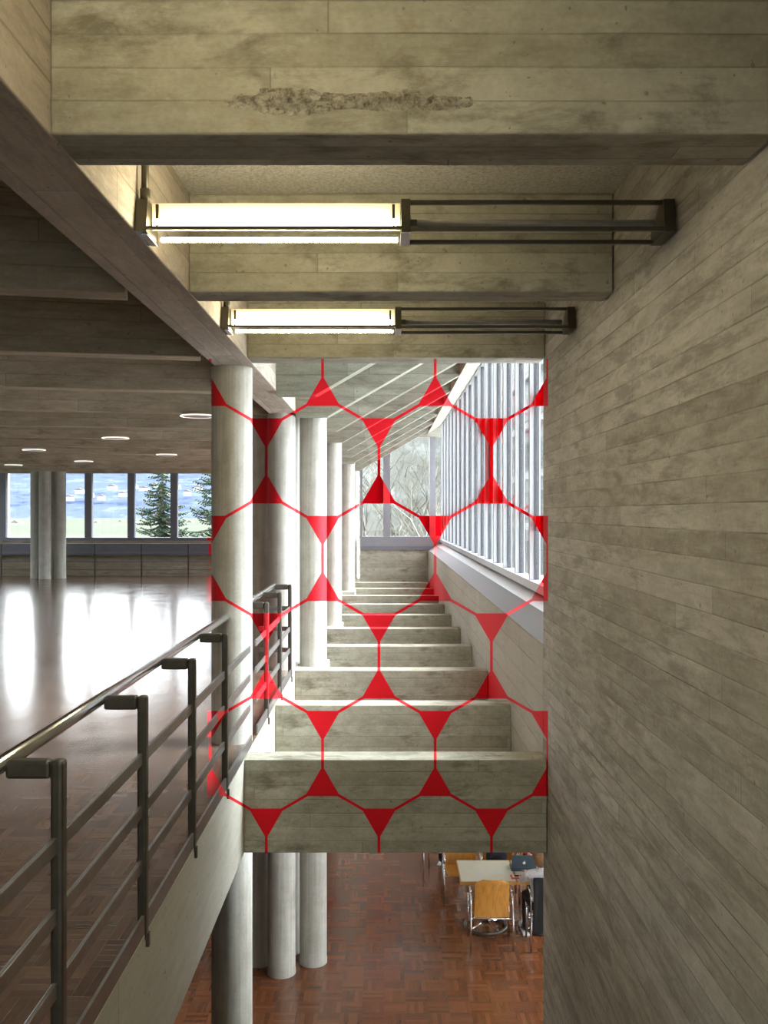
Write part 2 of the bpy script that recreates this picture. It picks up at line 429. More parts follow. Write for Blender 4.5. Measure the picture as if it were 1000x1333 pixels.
def add_tube(bm, pts, r, n=12, cap=True):
    pts = [Vector(p) for p in pts]; rs = r if isinstance(r, (list, tuple)) else [r]*len(pts)
    rings = []; up = None
    for i, p in enumerate(pts):
        d = (pts[min(i+1, len(pts)-1)] - pts[max(i-1, 0)]).normalized()
        if up is None:
            up = Vector((0, 0, 1)) if abs(d.z) < .9 else Vector((1, 0, 0))
        s = d.cross(up).normalized(); up = s.cross(d).normalized()
        rings.append([bm.verts.new(p + (s*math.cos(2*PI*k/n) + up*math.sin(2*PI*k/n))*rs[i]) for k in range(n)])
    for a, b in zip(rings, rings[1:]):
        for k in range(n): bm.faces.new((a[k], a[(k+1) % n], b[(k+1) % n], b[k]))
    if cap: bm.faces.new(rings[0][::-1]); bm.faces.new(rings[-1])
def tube(name, pts, r, mat, parent=None, n=12):
    bm = bmesh.new(); add_tube(bm, pts, r, n)
    return finish(name, bm, mat, parent, smooth=True)
def add_lathe(bm, prof, n=32, c=(0, 0)):
    rings = [[bm.verts.new((c[0]+r*math.cos(2*PI*k/n), c[1]+r*math.sin(2*PI*k/n), z)) for k in range(n)] for r, z in prof]
    for a, b in zip(rings, rings[1:]):
        for k in range(n): bm.faces.new((a[k], a[(k+1) % n], b[(k+1) % n], b[k]))
    bm.faces.new(rings[0][::-1]); bm.faces.new(rings[-1])
def auto_smooth(o, ang=.6):
    me = o.data
    for p in me.polygons: p.use_smooth = True
    bm = bmesh.new(); bm.from_mesh(me)
    for e in bm.edges:
        if len(e.link_faces) == 2 and e.calc_face_angle(0) > ang: e.smooth = False
    bm.to_mesh(me); bm.free()
    return o
def struct(o): o['kind'] = 'structure'; return o

# ------------------------------------------------------------------ camera
cam = bpy.data.cameras.new('camera'); co = bpy.data.objects.new('camera', cam); COL.objects.link(co)
co.location = (0, 0, EYE); co.rotation_euler = (PI/2, 0, 0)
cam.sensor_fit = 'VERTICAL'; cam.sensor_height = 36; cam.sensor_width = 27
cam.lens = F/1333*36; cam.shift_y = 1.5/1333; cam.clip_start = .05; cam.clip_end = 9000
sc.camera = co

# ------------------------------------------------------------------ building shell
YB, YE = -4.2, 27.8            # back of the hall, far windows
XL, XR = -13.0, 6.0            # left end of the hall, lower room's right side
END = 26.2                     # end wall of the stair void
X0 = -1.05                     # void edge of the upper slab
beam_y = [7.06 + 2*k for k in range(10)]
pier_y = [11.5, 15.6, 22.6, 26.6]

# upper slab: parquet on a concrete deck
bm = bmesh.new(); add_box(bm, XL, X0-.004, YB, YE, -.04, 0.)
struct(finish('floor', bm, M['parquet']))
bm = bmesh.new()
add_box(bm, XL, X0-.35, YB, YE, -.34, -.04); add_box(bm, X0-.35, X0, YB, END, -.70, -.041); add_box(bm, X0-.004, X0, YB, END, -.041, 0.)
for y in pier_y[:3]: add_box(bm, X0+.001, X0+.36, y-.42, y+.42, -.70, -.002)
struct(finish('floor_slab', bm, M['con_slab']))
struct(box('floor_lower', XL, XR, YB, YE, LOW-.2, LOW, M['parquet_low']))
# landing the visitor stands on
struct(box('floor_landing', X0, XW, YB, 2.2, -.34, 0, M['parquet']))
# ceiling
bm = bmesh.new(); add_box(bm, XL, XW, YB, 7.15, CEIL, CEIL+.3)
struct(finish('ceiling', bm, M['plaster']))
bm = bmesh.new(); add_box(bm, XL, -1.04, 7.15, YE, CEIL, CEIL+.3)
struct(finish('ceiling_far', bm, M['plaster']))
# sloping roof over the window bay
struct(prism('ceiling_slope', [(-1.04, 3.60), (1.9, 5.33), (1.9, 5.6), (-1.04, 3.9)], 'y', 7.41, END+.3, M['con_x']))
# right wall, parapet
struct(box('wall_right', XW, XW+.5, YB, 7.25, LOW, CEIL+.3, M['con_wall']))
struct(box('wall_parapet', XW-.003, XW+.42, 7.25, END, -.72, .84, M['con_parapet']))
struct(box('wall_spandrel', XW+.42, XR, 7.0, YE, -.72, -.5, M['con_y']))
# end wall below the end window
struct(box('wall_end', -.66, 1.8, END, END+.3, -.72, .82, M['con_x']))
struct(box('wall_end_upper', -.66, 1.8, END, END+.3, -.72-.4, -.72, M['con_x']))
# far hall wall below / above the windows
struct(box('wall_far', XL, -1.3, YE, YE+.3, 0, 1.04, M['con_hall']))
struct(box('wall_far_upper', XL, -1.04, YE, YE+.3, GB, CEIL+.3, M['con_hall']))
# left hall wall
struct(box('wall_left', XL-.3, XL, YB, YE, 0, .9, M['con_y']))
struct(box('wall_left_upper', XL-.3, XL, YB, YE, 3.0, CEIL+.3, M['con_y']))
# back wall behind the viewer
struct(box('wall_back', XL, XW+.5, YB-.3, YB, -.34, .8, M['con_x']))
struct(box('wall_back_upper', XL, XW+.5, YB-.3, YB, 3.2, CEIL+.3, M['con_x']))
struct(box('wall_back_lower', XL, XR, YB-.3, YB, LOW, -.34, M['con_x']))
struct(box('wall_left_lower', XL-.3, XL, YB, YE, LOW, -.04, M['con_y']))
# lower end and lower right side
struct(box('wall_lower_end', XL, XR, YE, YE+.3, LOW, LOW+.5, M['con_x']))
struct(box('wall_lower_end_upper', XL, XR, YE, YE+.3, -.9, 0, M['con_x']))
struct(box('wall_lower_right', XR, XR+.3, YB, YE, LOW, LOW+.9, M['con_y']))
struct(box('wall_lower_right_upper', XR, XR+.3, YB, YE, -1.0, -.5, M['con_y']))

# ------------------------------------------------------------------ beams
def beam(name, x0, x1, y0, y1, z0, z1, mat, label, cat='beam', group=None):
    o = box(name, x0, x1, y0, y1, z0, z1, mat, bevel=.008); return tag(o, label, cat, group)
ordn = ['first', 'second', 'third', 'fourth', 'fifth', 'sixth', 'seventh', 'eighth', 'ninth', 'tenth', 'eleventh', 'twelfth', 'thirteenth']
for k, y in enumerate(beam_y):
    lab = ('front concrete cross beam of the void, olive face covered with red triangles' if k == 0 else
           f'{ordn[k]} concrete cross beam back from the front of the stair void, pale lit top')
    beam('cross_beam', X0, XW-.006, y, y+.25, -.70, 0., M['con_x'], lab)
uy = [(2.93, 3.20), (5.02, 5.25), (7.15, 7.41)]
ul = ['big stained olive ceiling beam across the picture top, with a crumbled seam',
      'ceiling beam between the two fluorescent lights, lit olive concrete',
      'ceiling beam behind the smaller fluorescent light, at the top edge of the red painting']
for (a, b2), l in zip(uy, ul):
    beam('ceiling_beam', -1.04, XW-.006, a, b2, GB, CEIL if a < 7 else 5.35, M['con_x'], l)
# rough honeycombed seam: cast concrete crumbled along a board joint of the front ceiling beam
from mathutils import noise as mnoise
bm = bmesh.new(); rows = []
NX, NZ = 170, 26
for j in range(NZ+1):
    row = []
    for i in range(NX+1):
        x = -.50+.78*i/NX; z = 3.088+.085*j/NZ
        p = Vector((x*28, 3.7, z*46)); h = mnoise.fractal(p, .8, 2.1, 5)
        mid = 3.132+.012*mnoise.noise(Vector((x*7, 1., 0)))
        wdt = .010+.022*math.exp(-((x+.30)/.12)**2)+.010*math.exp(-((x-.05)/.14)**2)
        env = max(0., 1-abs(z-mid)/wdt*.55)*min(1, i/8, (NX-i)/8)
        row.append(bm.verts.new((x, 2.9305 - max(-.006, (.024*h+.009)*env if env > 0 else 0.) + (.0045 if env < .05 else 0), z)))
    rows.append(row)
for ra, rb2 in zip(rows, rows[1:]):
    for i in range(NX): bm.faces.new((ra[i], ra[i+1], rb2[i+1], rb2[i]))
seam = finish('crumbled_seam', bm, M['crumble']); seam.parent = [o for o in COL.objects if o.name.startswith('ceiling_beam')][0]
seam.location = -Vector(seam.parent.location)
# longitudinal girder on the columns
g = box('girder', -1.36, -1.041, YB, YE, GB, CEIL-.001, M['con_soffit'], bevel=.006)
tag(g, 'long concrete girder running from the upper left corner over the round columns', 'girder')
for y, lab in zip(pier_y[:3], ('second', 'third', 'fourth')):
    tag(box('pier_capital', -1.04, -.70, y-.23, y+.3, GB, GB+.2, M['con_parapet'], bevel=.006),
        f'small pale concrete block beside the girder on top of the {lab} column pier', 'block')
# transverse beams over the left hall, turned a little to the girder
ang = math.radians(11.)
for k in range(-1, 11):
    y = 5.04 + 2.08*k
    bm = bmesh.new(); L = 11.8 if k > 0 else 10.5
    add_box(bm, -L, 0, 0, .2, 0, CEIL-GB-.003, .006)
    sh = [v for v in bm.verts if v.co.x > -.1]
    for v in sh: v.co.x -= .012
    o = finish('hall_beam', bm, M['con_hall'], None, (-1.375, y + (.0 if k >= 0 else 0), GB+.001), ang)
    # shear the hall-side end so that it butts against the girder
    tag(o, ('nearest hall ceiling beam running left from the girder, at the upper left corner' if k < 0 else
            f'{ordn[k]} hall ceiling beam running left from the girder, counted from the big front ceiling beam'), 'beam')
# sloping ribs of the window bay
for k in range(1, 10):
    y = beam_y[k]
    pr = [(-1.041, 2.99), (-.66, 2.99), (1.211, 4.06), (1.211, 4.90), (-1.041, 3.59)]
    cy = y+.1
    bm = bmesh.new(); add_prism(bm, pr, 'y', -.1, .1)
    o = finish('roof_rib', bm, M['con_rib'], None, (0, cy, 0))
    tag(o, f'{ordn[k-1]} sloping concrete roof rib beyond the front ceiling beams, white lit underside', 'rib')
prism_o = prism('edge_beam', [(1.211, 4.05), (1.60, 4.32), (1.60, 5.10), (1.211, 4.90)], 'y', 7.42, END, M['con_y'])
tag(prism_o, 'sloping concrete edge beam along the head of the tall window wall', 'beam')

# ------------------------------------------------------------------ columns
def column(x, y, z0, z1, label, group=None, r=.165, plinth=True):
    bm = bmesh.new(); h = z1-z0
    prof = [(r+.004, 0), (r+.004, .05), (r, .055), (r, h)]
    add_lathe(bm, prof, 48)
    o = finish('round_column', bm, M['column'], None, (x, y, z0)); auto_smooth(o, .8)
    return tag(o, label, 'column', group)
column(-1.238, 7.66, LOW, GB, 'large single round concrete column where the long railing ends')
names = ['second', 'third', 'fourth', 'fifth']
for nm, y in zip(names, pier_y):
    for dx, dy, w in ((-.33, 0, 'left'), (-.022, -.27, 'front'), (.335, 0, 'right'), (0, .3, 'back')):
        top = GB
        column(-1.2+dx, y+dy, LOW if y < 26 else 0., top, f'{w} round column of the {nm} pier along the stair void')
for dx, dy, w in ((-.33, 0, 'left'), (0, -.25, 'front middle'), (.34, 0, 'right'), (.12, .3, 'back')):
    column(-9.55+dx, 26.75+dy, 0, GB, f'{w} round column of the four-column cluster by the far hall windows')

# ------------------------------------------------------------------ railing by the void
XP, XH = -1.065, -1.25
def rail_run(label, posts, y0, y1, turn=False):
    t = empty('railing', (XP, (y0+y1)/2, 0))
    def P(o): o.location -= t.location; return o
    for y in posts:
        bm = bmesh.new(); add_box(bm, XP-.021, XP+.021, y-.028, y+.028, -.03, 1.045, .012)
        post = finish('post', bm, M['dark_metal'], t); P(post)
        bm = bmesh.new(); add_box(bm, XH+.018, XP-.022, y-.026, y+.026, .985, 1.045, .010)
        arm = finish('arm', bm, M['dark_metal'], post)
        bm = bmesh.new(); add_box(bm, XP-.030, XP+.004, y-.02, y+.02, -.10, -.03, .003); add_box(bm, XP+.014, XP+.03, y-.012, y+.012, -.06, -.0)
        finish('foot_plate', bm, M['dark_metal'], post)
    P(tube('handrail', [(XH, y0, 1.03), (XH, y1, 1.03)], .027, M['steel'], t, 20))
    for z in (.77, .54, .30):
        bm = bmesh.new(); add_box(bm, XP-.012, XP+.004, y0, y1, z-.026, z+.026, .003)
        P(finish('rail', M and bm, M['rail_steel'], t))
    bm = bmesh.new(); add_box(bm, X0-.014, X0-.001, y0, y1, .002, .085)
    P(finish('toe_plate', bm, M['rail_steel'], t))
    if turn:
        for z in (.77, .54, .30):
            bm = bmesh.new(); add_box(bm, -1.42, XP-.02, y1-.02, y1-.004, z-.026, z+.026, .003)
            P(finish('return_rail', bm, M['rail_steel'], t))
    return tag(t, label, 'railing')
rail_run('dark bronze stair railing in the foreground with a round steel handrail on short arms', [2.0, 3.08, 4.155, 5.22, 6.30], 1.2, 7.49)
rail_run('short dark railing between the big front column and the second pier', [8.52, 9.6, 10.65], 7.83, 10.68, True)
# railing before the far windows
t = empty('railing', (-6, 27.25, 0))
for i in range(9):
    x = -1.6 - 1.355*i - .0
    if x < XL: break
    o = box('post', x-.02, x+.02, 27.23, 27.27, 0, .95, M['dark_metal'], t)
for z, h in ((.95, .04), (.70, .03), (.45, .03), (.22, .03)):
    box('handrail' if z > .9 else 'rail', XL, -1.45, 27.235, 27.265, z-h/2, z+h/2, M['frame_grey'], t)
tag(t, 'grey bar railing along the far hall windows', 'railing')
struct(box('wall_heater_1', XL, -1.5, 27.55, 27.8, .62, .96, M['frame_grey']))  # heater on the wall under the far windows, kept as structure

# ------------------------------------------------------------------ windows
def window(name, loc): return tag(empty(name, loc), None, None, None, 'structure')
# 1: tall window wall on the right of the void
w = window('window_1', (1.6, 16.7, .84))
def wp(o): o.location -= w.location; return o
wp(prism('sill', [(1.225, .8401), (1.44, .955), (1.44, .84)], 'y', 7.252, END-.002, M['alu_sill'], w))
wp(prism('sill', [(1.441, .955), (1.66, 1.04), (1.66, .84), (1.441, .84)], 'y', 7.252, END-.002, M['alu_light'], w))
bm = bmesh.new(); add_box(bm, 1.56, 1.70, 7.252, END-.002, 1.04, 1.13); wp(finish('bottom_rail', bm, M['alu'], w))
bm = bmesh.new(); add_box(bm, 1.605, 1.70, 7.42, END-.002, 4.30, 4.45); wp(finish('head_rail', bm, M['alu'], w))
y = 7.95; ys = []
while y < END-.3: ys.append(y); y += 1.12
for y in ys:
    bm = bmesh.new(); add_box(bm, 1.572, 1.69, y-.026, y+.026, 1.131, 4.32, .004)
    mu = wp(finish('mullion', bm, M['alu'], w))
    bm = bmesh.new(); add_box(bm, 1.625, 1.675, y-.042, y+.042, 1.131, 4.32); finish('gasket', bm, M['gasket'], mu)
for a, b2 in zip([7.26]+[q+.043 for q in ys], [q-.043 for q in ys]+[END-.02]):
    bm = bmesh.new(); add_box(bm, 1.64, 1.652, a, b2, 1.131, 4.30); wp(finish('pane', bm, M['glass'], w))
# 2: end window
w = window('window_2', (0, END+.1, .82))
for (x0, x1, z0, z1, nm, mt) in ((-.66, 1.75, .82, .93, 'sill', 'frame_grey'), (-.66, 1.75, .931, 1.20, 'sill', 'alu_end'),):
    bm = bmesh.new(); add_box(bm, x0, x1, END-(.02 if z0 < .9 else .0), END+.3, z0+.001, z1); wp(finish(nm, bm, M[mt], w))
for x0, x1 in ((1.27, 1.44), (-.02, .17), (-.66, -.6)):
    bm = bmesh.new(); add_box(bm, x0, x1, END+.02, END+.2, 1.201, 3.3 if x0 < -.5 else (3.75 if x0 < 1 else 4.25)); wp(finish('mullion', bm, M['alu_end'], w))
bm = bmesh.new(); add_box(bm, -.66, 1.75, END+.1, END+.112, 1.201, 4.6); wp(finish('pane', bm, M['glass'], w))
bm = bmesh.new(); add_box(bm, .9, 1.75, END-.02, END+.2, 3.98, 4.3); wp(finish('head_rail', bm, M['con_parapet'], w))
# 3: far hall windows
w = window('window_3', (-7, YE+.1, 1.04))
bm = bmesh.new(); add_box(bm, XL, -1.3, YE-.02, YE+.3, 1.041, 1.13); wp(finish('sill', bm, M['frame_grey'], w))
xs = [-11.29+1.268*i for i in range(-1, 9)]
for x in xs:
    if x < XL+.05: continue
    bm = bmesh.new(); add_box(bm, x-.1, x+.1, YE+.02, YE+.2, 1.131, GB-.001); wp(finish('mullion', bm, M['frame_grey'], w))
for a, b2 in zip([XL]+[q+.1 for q in xs[1:]], [q-.1 for q in xs[1:]]+[-1.3]):
    bm = bmesh.new(); add_box(bm, a, b2, YE+.1, YE+.112, 1.131, GB-.001); wp(finish('pane', bm, M['glass_plain'], w))
# 4..7: glazing outside the frame that lights the room
def glazing(name, x0, x1, y0, y1, z0, z1):
    ww = window(name, ((x0+x1)/2, (y0+y1)/2, z0))
    alongx = (x1-x0) > (y1-y0); a0, a1 = (x0, x1) if alongx else (y0, y1); n = max(1, int((a1-a0)/1.4))
    for i in range(n+1):
        a = a0+(a1-a0)*i/n
        o = (box('mullion', a-.05, a+.05, y0, y1, z0+.002, z1-.002, M['frame_grey'], ww) if alongx else box('mullion', x0, x1, a-.05, a+.05, z0+.002, z1-.002, M['frame_grey'], ww))
    if alongx: box('pane', x0, x1, (y0+y1)/2-.006, (y0+y1)/2+.006, z0+.002, z1-.002, M['glass_plain'], ww)
    else: box('pane', (x0+x1)/2-.006, (x0+x1)/2+.006, y0, y1, z0+.002, z1-.002, M['glass_plain'], ww)
glazing('window_4', XL-.2, XL-.1, 9.0, YE, .9, 3.0)
struct(box('wall_left_near', XL-.3, XL, YB, 9.0, .9, 3.0, M['con_y']))
glazing('window_5', -1.3, XW+.5, YB-.2, YB-.1, .8, 3.2)
struct(box('wall_back_hall', XL, -1.3, YB-.3, YB, .8, 3.2, M['con_x']))
glazing('window_6', XL, XR, YE+.1, YE+.2, LOW+.5, -.9)
glazing('window_7', XR+.1, XR+.2, YB, YE, LOW+.9, -1.0)

# ------------------------------------------------------------------ fluorescent lights
def strip_light(y, label, rod):
    x0, x1, xm = -1.02, 1.205, .09
    t = empty('strip_light', ((x0+x1)/2, y, 3.03))
    def P(o): o.location -= t.location; return o
    zt, zb, d = 3.155, 3.035, .21
    yf, yk = y-.075, y+.115
    def plate(a, b2, nm):
        poly = [(yf-.012, zb-.012), (yf+.012, zt+.01), (yf+.075, zt+.01), (yk+.012, zb+.035), (yk+.012, zb-.012)]
        bm = bmesh.new(); add_prism(bm, poly, 'x', a, b2); o = P(finish(nm, bm, M['lamp_metal'], t))
        return o
    plate(x0-.018, x0+.03, 'end_bracket'); plate(x1-.035, x1+.012, 'end_bracket'); mb = plate(xm-.018, xm+.02, 'middle_bracket')
    bm = bmesh.new(); add_box(bm, xm-.02, xm+.021, yf, yk+.0, zb-.018, zb-.0125); P(finish('cap', bm, M['white_cap'], t))
    bm = bmesh.new(); add_box(bm, x0+.002, x0+.028, yf+.02, yk, zb-.018, zb-.0125); P(finish('cap', bm, M['white_cap'], t))
    for (a, b2) in ((x0+.03, xm-.018), (xm+.02, x1-.035)):
        lit = a < 0
        for (yy, zz, hh) in (((yf-.004, zb+.004, .006),) if lit else ((yf+.03, zt, .009), (yf, zb, .009), (yk, zb, .009))):
            bm = bmesh.new(); add_box(bm, a, b2, yy-.009, yy+.009, zz-hh, zz+hh, .002); P(finish('rail', bm, M['lamp_metal'], t))
    # lit half: tube, pale reflector behind it, lower back rail made to glow as if lit
    P(tube('fluorescent_tube', [(x0+.05, yf+.034, zb+.036), (xm-.04, yf+.034, zb+.036)], .0185, M['tube_on'], t, 14))
    bm = bmesh.new(); add_prism(bm, [(yf+.062, zb+.012), (yf+.050, zt+.004), (yf+.056, zt+.004), (yf+.068, zb+.012)], 'x', x0+.04, xm-.022)
    P(finish('reflector', bm, M['diffuser_on'], t))
    bm = bmesh.new(); add_box(bm, x0+.05, xm-.03, yk-.0295, yk-.0095, zb-.005, zb+.013, .004); P(finish('glowing_back_rail', bm, M['tube_on'], t))
    for xx in (x0+.068, xm-.05):
        bm = bmesh.new(); add_box(bm, xx-.006, xx+.006, yf+.02, yf+.035, zb+.01, zt-.01); P(finish('clip', bm, M['lamp_metal'], t))
    # dark half: an unlit tube
    P(tube('fluorescent_tube', [(xm+.05, y, zb+.045), (x1-.06, y, zb+.045)], .0165, M['lamp_grey'], t, 14))
    bm = bmesh.new(); add_box(bm, xm+.021, xm+.05, y-.012, y+.012, zb+.03, zb+.06); P(finish('tube_socket', bm, M['lamp_metal'], t))
    if rod: 
        bm = bmesh.new(); add_tube(bm, [(x0+.012, y-.03, zt+.008), (x0+.012, y-.03, CEIL)], .016, 12); add_tube(bm, [(x0+.012, y-.03, zt+.008), (x0+.012, y-.03, zt+.06)], .022, 12)
        P(finish('hanging_rod', bm, M['lamp_metal'], t, smooth=True))
    tag(t, label, 'light')
strip_light(4.0, 'large fluorescent strip light behind the front ceiling beam, only its left half lit', True)
strip_light(6.06, 'smaller looking fluorescent strip light under the beam above the red painting, left half lit', True)

strip_light(1.88, 'fluorescent strip light over the landing, above the top of the picture', False)
strip_light(-.2, 'fluorescent strip light over the landing behind the viewer', False)
# round ceiling lamps of the hall
for x, y, lab in ((-4.14, 14.5, 'round hall ceiling lamp with bright rim, largest looking one over the middle of the hall'),
                  (-2.22, 11.2, 'round hall ceiling lamp close to the big front column'),
                  (-6.4, 17.2, 'round hall ceiling lamp over the hall, left of the middle one and further back'),
                  (-6.7, 21.0, 'round hall ceiling lamp between the middle of the hall and the far column cluster'),
                  (-4.3, 18.6, 'round hall ceiling lamp further back towards the spruce window'),
                  (-8.9, 22.6, 'round hall ceiling lamp above the far column cluster, deepest one')):
    t = empty('ceiling_lamp', (x, y, 3.0))
    bm = bmesh.new(); add_lathe(bm, [(.17, 0.), (.19, .010), (.19, .029)], 40); auto_smooth(finish('housing', bm, M['con_hall'], t))
    bm = bmesh.new(); add_tube(bm, [(.2*math.cos(a*2*PI/40), .2*math.sin(a*2*PI/40), 0.004) for a in range(41)], .007, 8, False); finish('rim', bm, M['ring_on'], t, smooth=True)
    bm = bmesh.new(); add_lathe(bm, [(.165, -.002), (.165, -.0002)], 32); finish('diffuser', bm, M['lamp_grey'], t)
    tag(t, lab, 'lamp', 'round ceiling lamps in the hall')

# ------------------------------------------------------------------ lower room furniture
def make_chair(x, y, rz, label):
    t = empty('plywood_chair', (x, y, LOW), rz)     # faces +y
    for s in (-1, 1):
        tube('leg', [(s*.265, -.22, 0), (s*.265, -.215, .35), (s*.262, -.20, .58), (s*.26, -.17, .66), (s*.258, -.12, .70)], .0125, M['chrome'], t, 10)
        tube('armrest', [(s*.258, -.12, .70), (s*.257, -.05, .715), (s*.257, .08, .70), (s*.258, .15, .66), (s*.26, .185, .58)], .0125, M['chrome'], t, 10)
        tube('leg', [(s*.26, .185, .58), (s*.263, .20, .35), (s*.265, .20, 0)], .0125, M['chrome'], t, 10)
    for yy, nm in ((-.205, 'crossbar'), (.19, 'crossbar')):
        tube(nm, [(-.264, yy, .405), (.264, yy, .405)], .011, M['chrome'], t, 10)
    # seat shell
    def shell(nm, fn, nu, nv, th):
        bm = bmesh.new(); top = []; bot = []
        for i in range(nv+1):
            ra, rb = [], []
            for j in range(nu+1):
                p, n = fn(j/nu, i/nv); ra.append(bm.verts.new(p)); rb.append(bm.verts.new(p - n*th))
            top.append(ra); bot.append(rb)
        for i in range(nv):
            for j in range(nu):
                bm.faces.new((top[i][j], top[i][j+1], top[i+1][j+1], top[i+1][j])); bm.faces.new((bot[i][j], bot[i+1][j], bot[i+1][j+1], bot[i][j+1]))
        for j in range(nu):
            bm.faces.new((top[0][j], bot[0][j], bot[0][j+1], top[0][j+1])); bm.faces.new((top[nv][j], top[nv][j+1], bot[nv][j+1], bot[nv][j]))
        for i in range(nv):
            bm.faces.new((top[i][0], top[i+1][0], bot[i+1][0], bot[i][0])); bm.faces.new((top[i][nu], bot[i][nu], bot[i+1][nu], top[i+1][nu]))
        return finish(nm, bm, M['ply'], t, smooth=False)
    def seat(u, v):
        wd = .44*(1-.10*max(0, v-.8)/.2)
        zz = .435 - .012*math.sin(PI*v) - .05*max(0, v-.85)**1.2 - .006*math.cos((u-.5)*PI)
        return Vector(((u-.5)*wd, -.20+.42*v, zz)), Vector((0, 0, 1))
    def back(u, v):
        e = max(0, (v-.80)/.2); wd = .43 - .20*(1-math.sqrt(max(0, 1-e*e)))
        q = (u-.5)*2
        return Vector((q*wd/2, -.205-.075*v-.05*max(0, v-.4)**1.5+.030*q*q, .43+.49*v)), Vector((0, -1, .1)).normalized()
    auto_smooth(shell('seat', seat, 8, 8, .012)); auto_smooth(shell('backrest', back, 10, 14, .012))
    return tag(t, label, 'chair')
make_chair(1.35, 11.98, 0, 'orange plywood armchair with chrome tube legs drawn up to the cream table, seen from behind')
make_chair(2.10, 11.95, 0, 'armchair under the person in pale top, black jacket over its back')
make_chair(1.10, 13.34, PI, 'plywood chair across the cream table, its back just under the front beam near table corner')
make_chair(1.635, 13.40, PI, 'plywood chair across the cream table with the dark backpack on it')
make_chair(2.17, 13.36, PI, 'plywood chair across the table under the person in red')
make_chair(.90, 14.25, -.25, 'chair under the person in black trousers beyond the tables')
make_chair(-2.62, 12.3, -1.1, 'plywood chair half hidden behind the lowest part of the big front column')

def table(x0, y0, label):
    s, cx, cy = .725, x0+.3625, y0+.375
    t = empty('square_table', (cx, cy, LOW))
    bm = bmesh.new(); add_box(bm, -.352, .352, -.365, .365, .728, .742, .002); finish('tabletop', bm, M['table_white'], t)
    bm = bmesh.new()
    for a in ((-.3625, .3625, -.375, -.3651), (-.3625, .3625, .3651, .375), (-.3625, -.3521, -.365, .365), (.3521, .3625, -.365, .365)):
        add_box(bm, *a, .700, .7415)
    finish('edge_band', bm, M['table_edge'], t)
    bm = bmesh.new(); add_box(bm, -.352, .352, -.365, .365, .702, .7278); finish('underside', bm, M['table_edge'], t)
    bm = bmesh.new(); add_tube(bm, [(0, 0, .05), (0, 0, .70)], .035, 20); finish('pedestal', bm, M['dark_metal'], t, smooth=True)
    bm = bmesh.new(); add_tube(bm, [(.27*math.cos(a*2*PI/48), .27*math.sin(a*2*PI/48), .022) for a in range(49)], .02, 10, False); finish('foot_ring', bm, M['dark_metal'], t, smooth=True)
    for k in range(4):
        a = k*PI/2+.6
        bm = bmesh.new(); add_tube(bm, [(0.03*math.cos(a), 0.03*math.sin(a), .08), (.15*math.cos(a), .15*math.sin(a), .045), (.265*math.cos(a), .265*math.sin(a), .024)], .012, 10)
        finish('spoke', bm, M['chrome'], t, smooth=True)
    return tag(t, label, 'table')
table(.985, 12.10, 'cream topped square table with beech edge and round foot ring, left one of the pair')
table(1.715, 12.10, 'cream topped square table carrying the laptop, partly behind the right wall')
TZ = LOW+.742
# laptop, lid towards us
t = empty('laptop', (1.85, 12.44, TZ), .0)
bm = bmesh.new(); add_box(bm, -.165, .165, .0, .23, .001, .016, .003); finish('base', bm, M['laptop'], t)
lid = empty('tmp'); bpy.data.objects.remove(lid)
bm = bmesh.new(); add_box(bm, -.165, .165, -.005, .004, 0, .225, .003)
lid = finish('lid', bm, M['laptop'], t, (0, .0, .016)); lid.rotation_euler[0] = math.radians(14)
# fruit-shaped emblem on the lid: bitten round shape with a leaf
bm = bmesh.new(); vs = []
for k in range(48):
    a = 2*PI*k/48; r = .021*(1-.10*math.sin(a)**2*(1 if math.sin(a) > 0 else .6))
    x, z = r*math.cos(a)*1.0, r*math.sin(a)
    d = math.hypot(x-.026, z-.003)
    if d < .013: x = .026-.013*(.026-x)/d if d > 0 else x; 
    vs.append(bm.verts.new((x, -.0056, z+.115)))
fc = bm.faces.new(vs)
lf = [bm.verts.new((.002+.0095*math.cos(a)*.5+.005, -.0056, .115+.027+.007*math.sin(a))) for a in [2*PI*k/10 for k in range(10)]]
bm.faces.new(lf)
ex = bmesh.ops.extrude_face_region(bm, geom=list(bm.faces))
for v in [q for q in ex['geom'] if isinstance(q, bmesh.types.BMVert)]: v.co.y += .0004
finish('emblem', bm, M['logo'], lid)
bm = bmesh.new(); add_box(bm, -.15, .15, .0045, .0055, .015, .212); finish('screen', bm, M['screen'], lid)
tag(t, 'open blue-grey laptop with white emblem on its lid, before the person in red', 'laptop')
# booklet and phone
t = empty('booklet', (1.725, 12.25, TZ), .06)
bm = bmesh.new(); add_box(bm, -.075, .075, -.065, .065, .0005, .006); finish('cover', bm, M['red_cover'], t)
bm = bmesh.new(); add_box(bm, -.05, .045, -.02, .05, .0062, .0066); finish('label_patch', bm, M['paper'], t)
tag(t, 'small red booklet with a white patch on the table beside the laptop', 'booklet')
t = empty('phone', (1.73, 12.265, TZ+.0068), .05)
bm = bmesh.new(); add_box(bm, -.03, .03, -.017, .017, 0, .008, .003); finish('body', bm, M['phone'], t)
tag(t, 'small dark phone lying on the red booklet', 'phone')
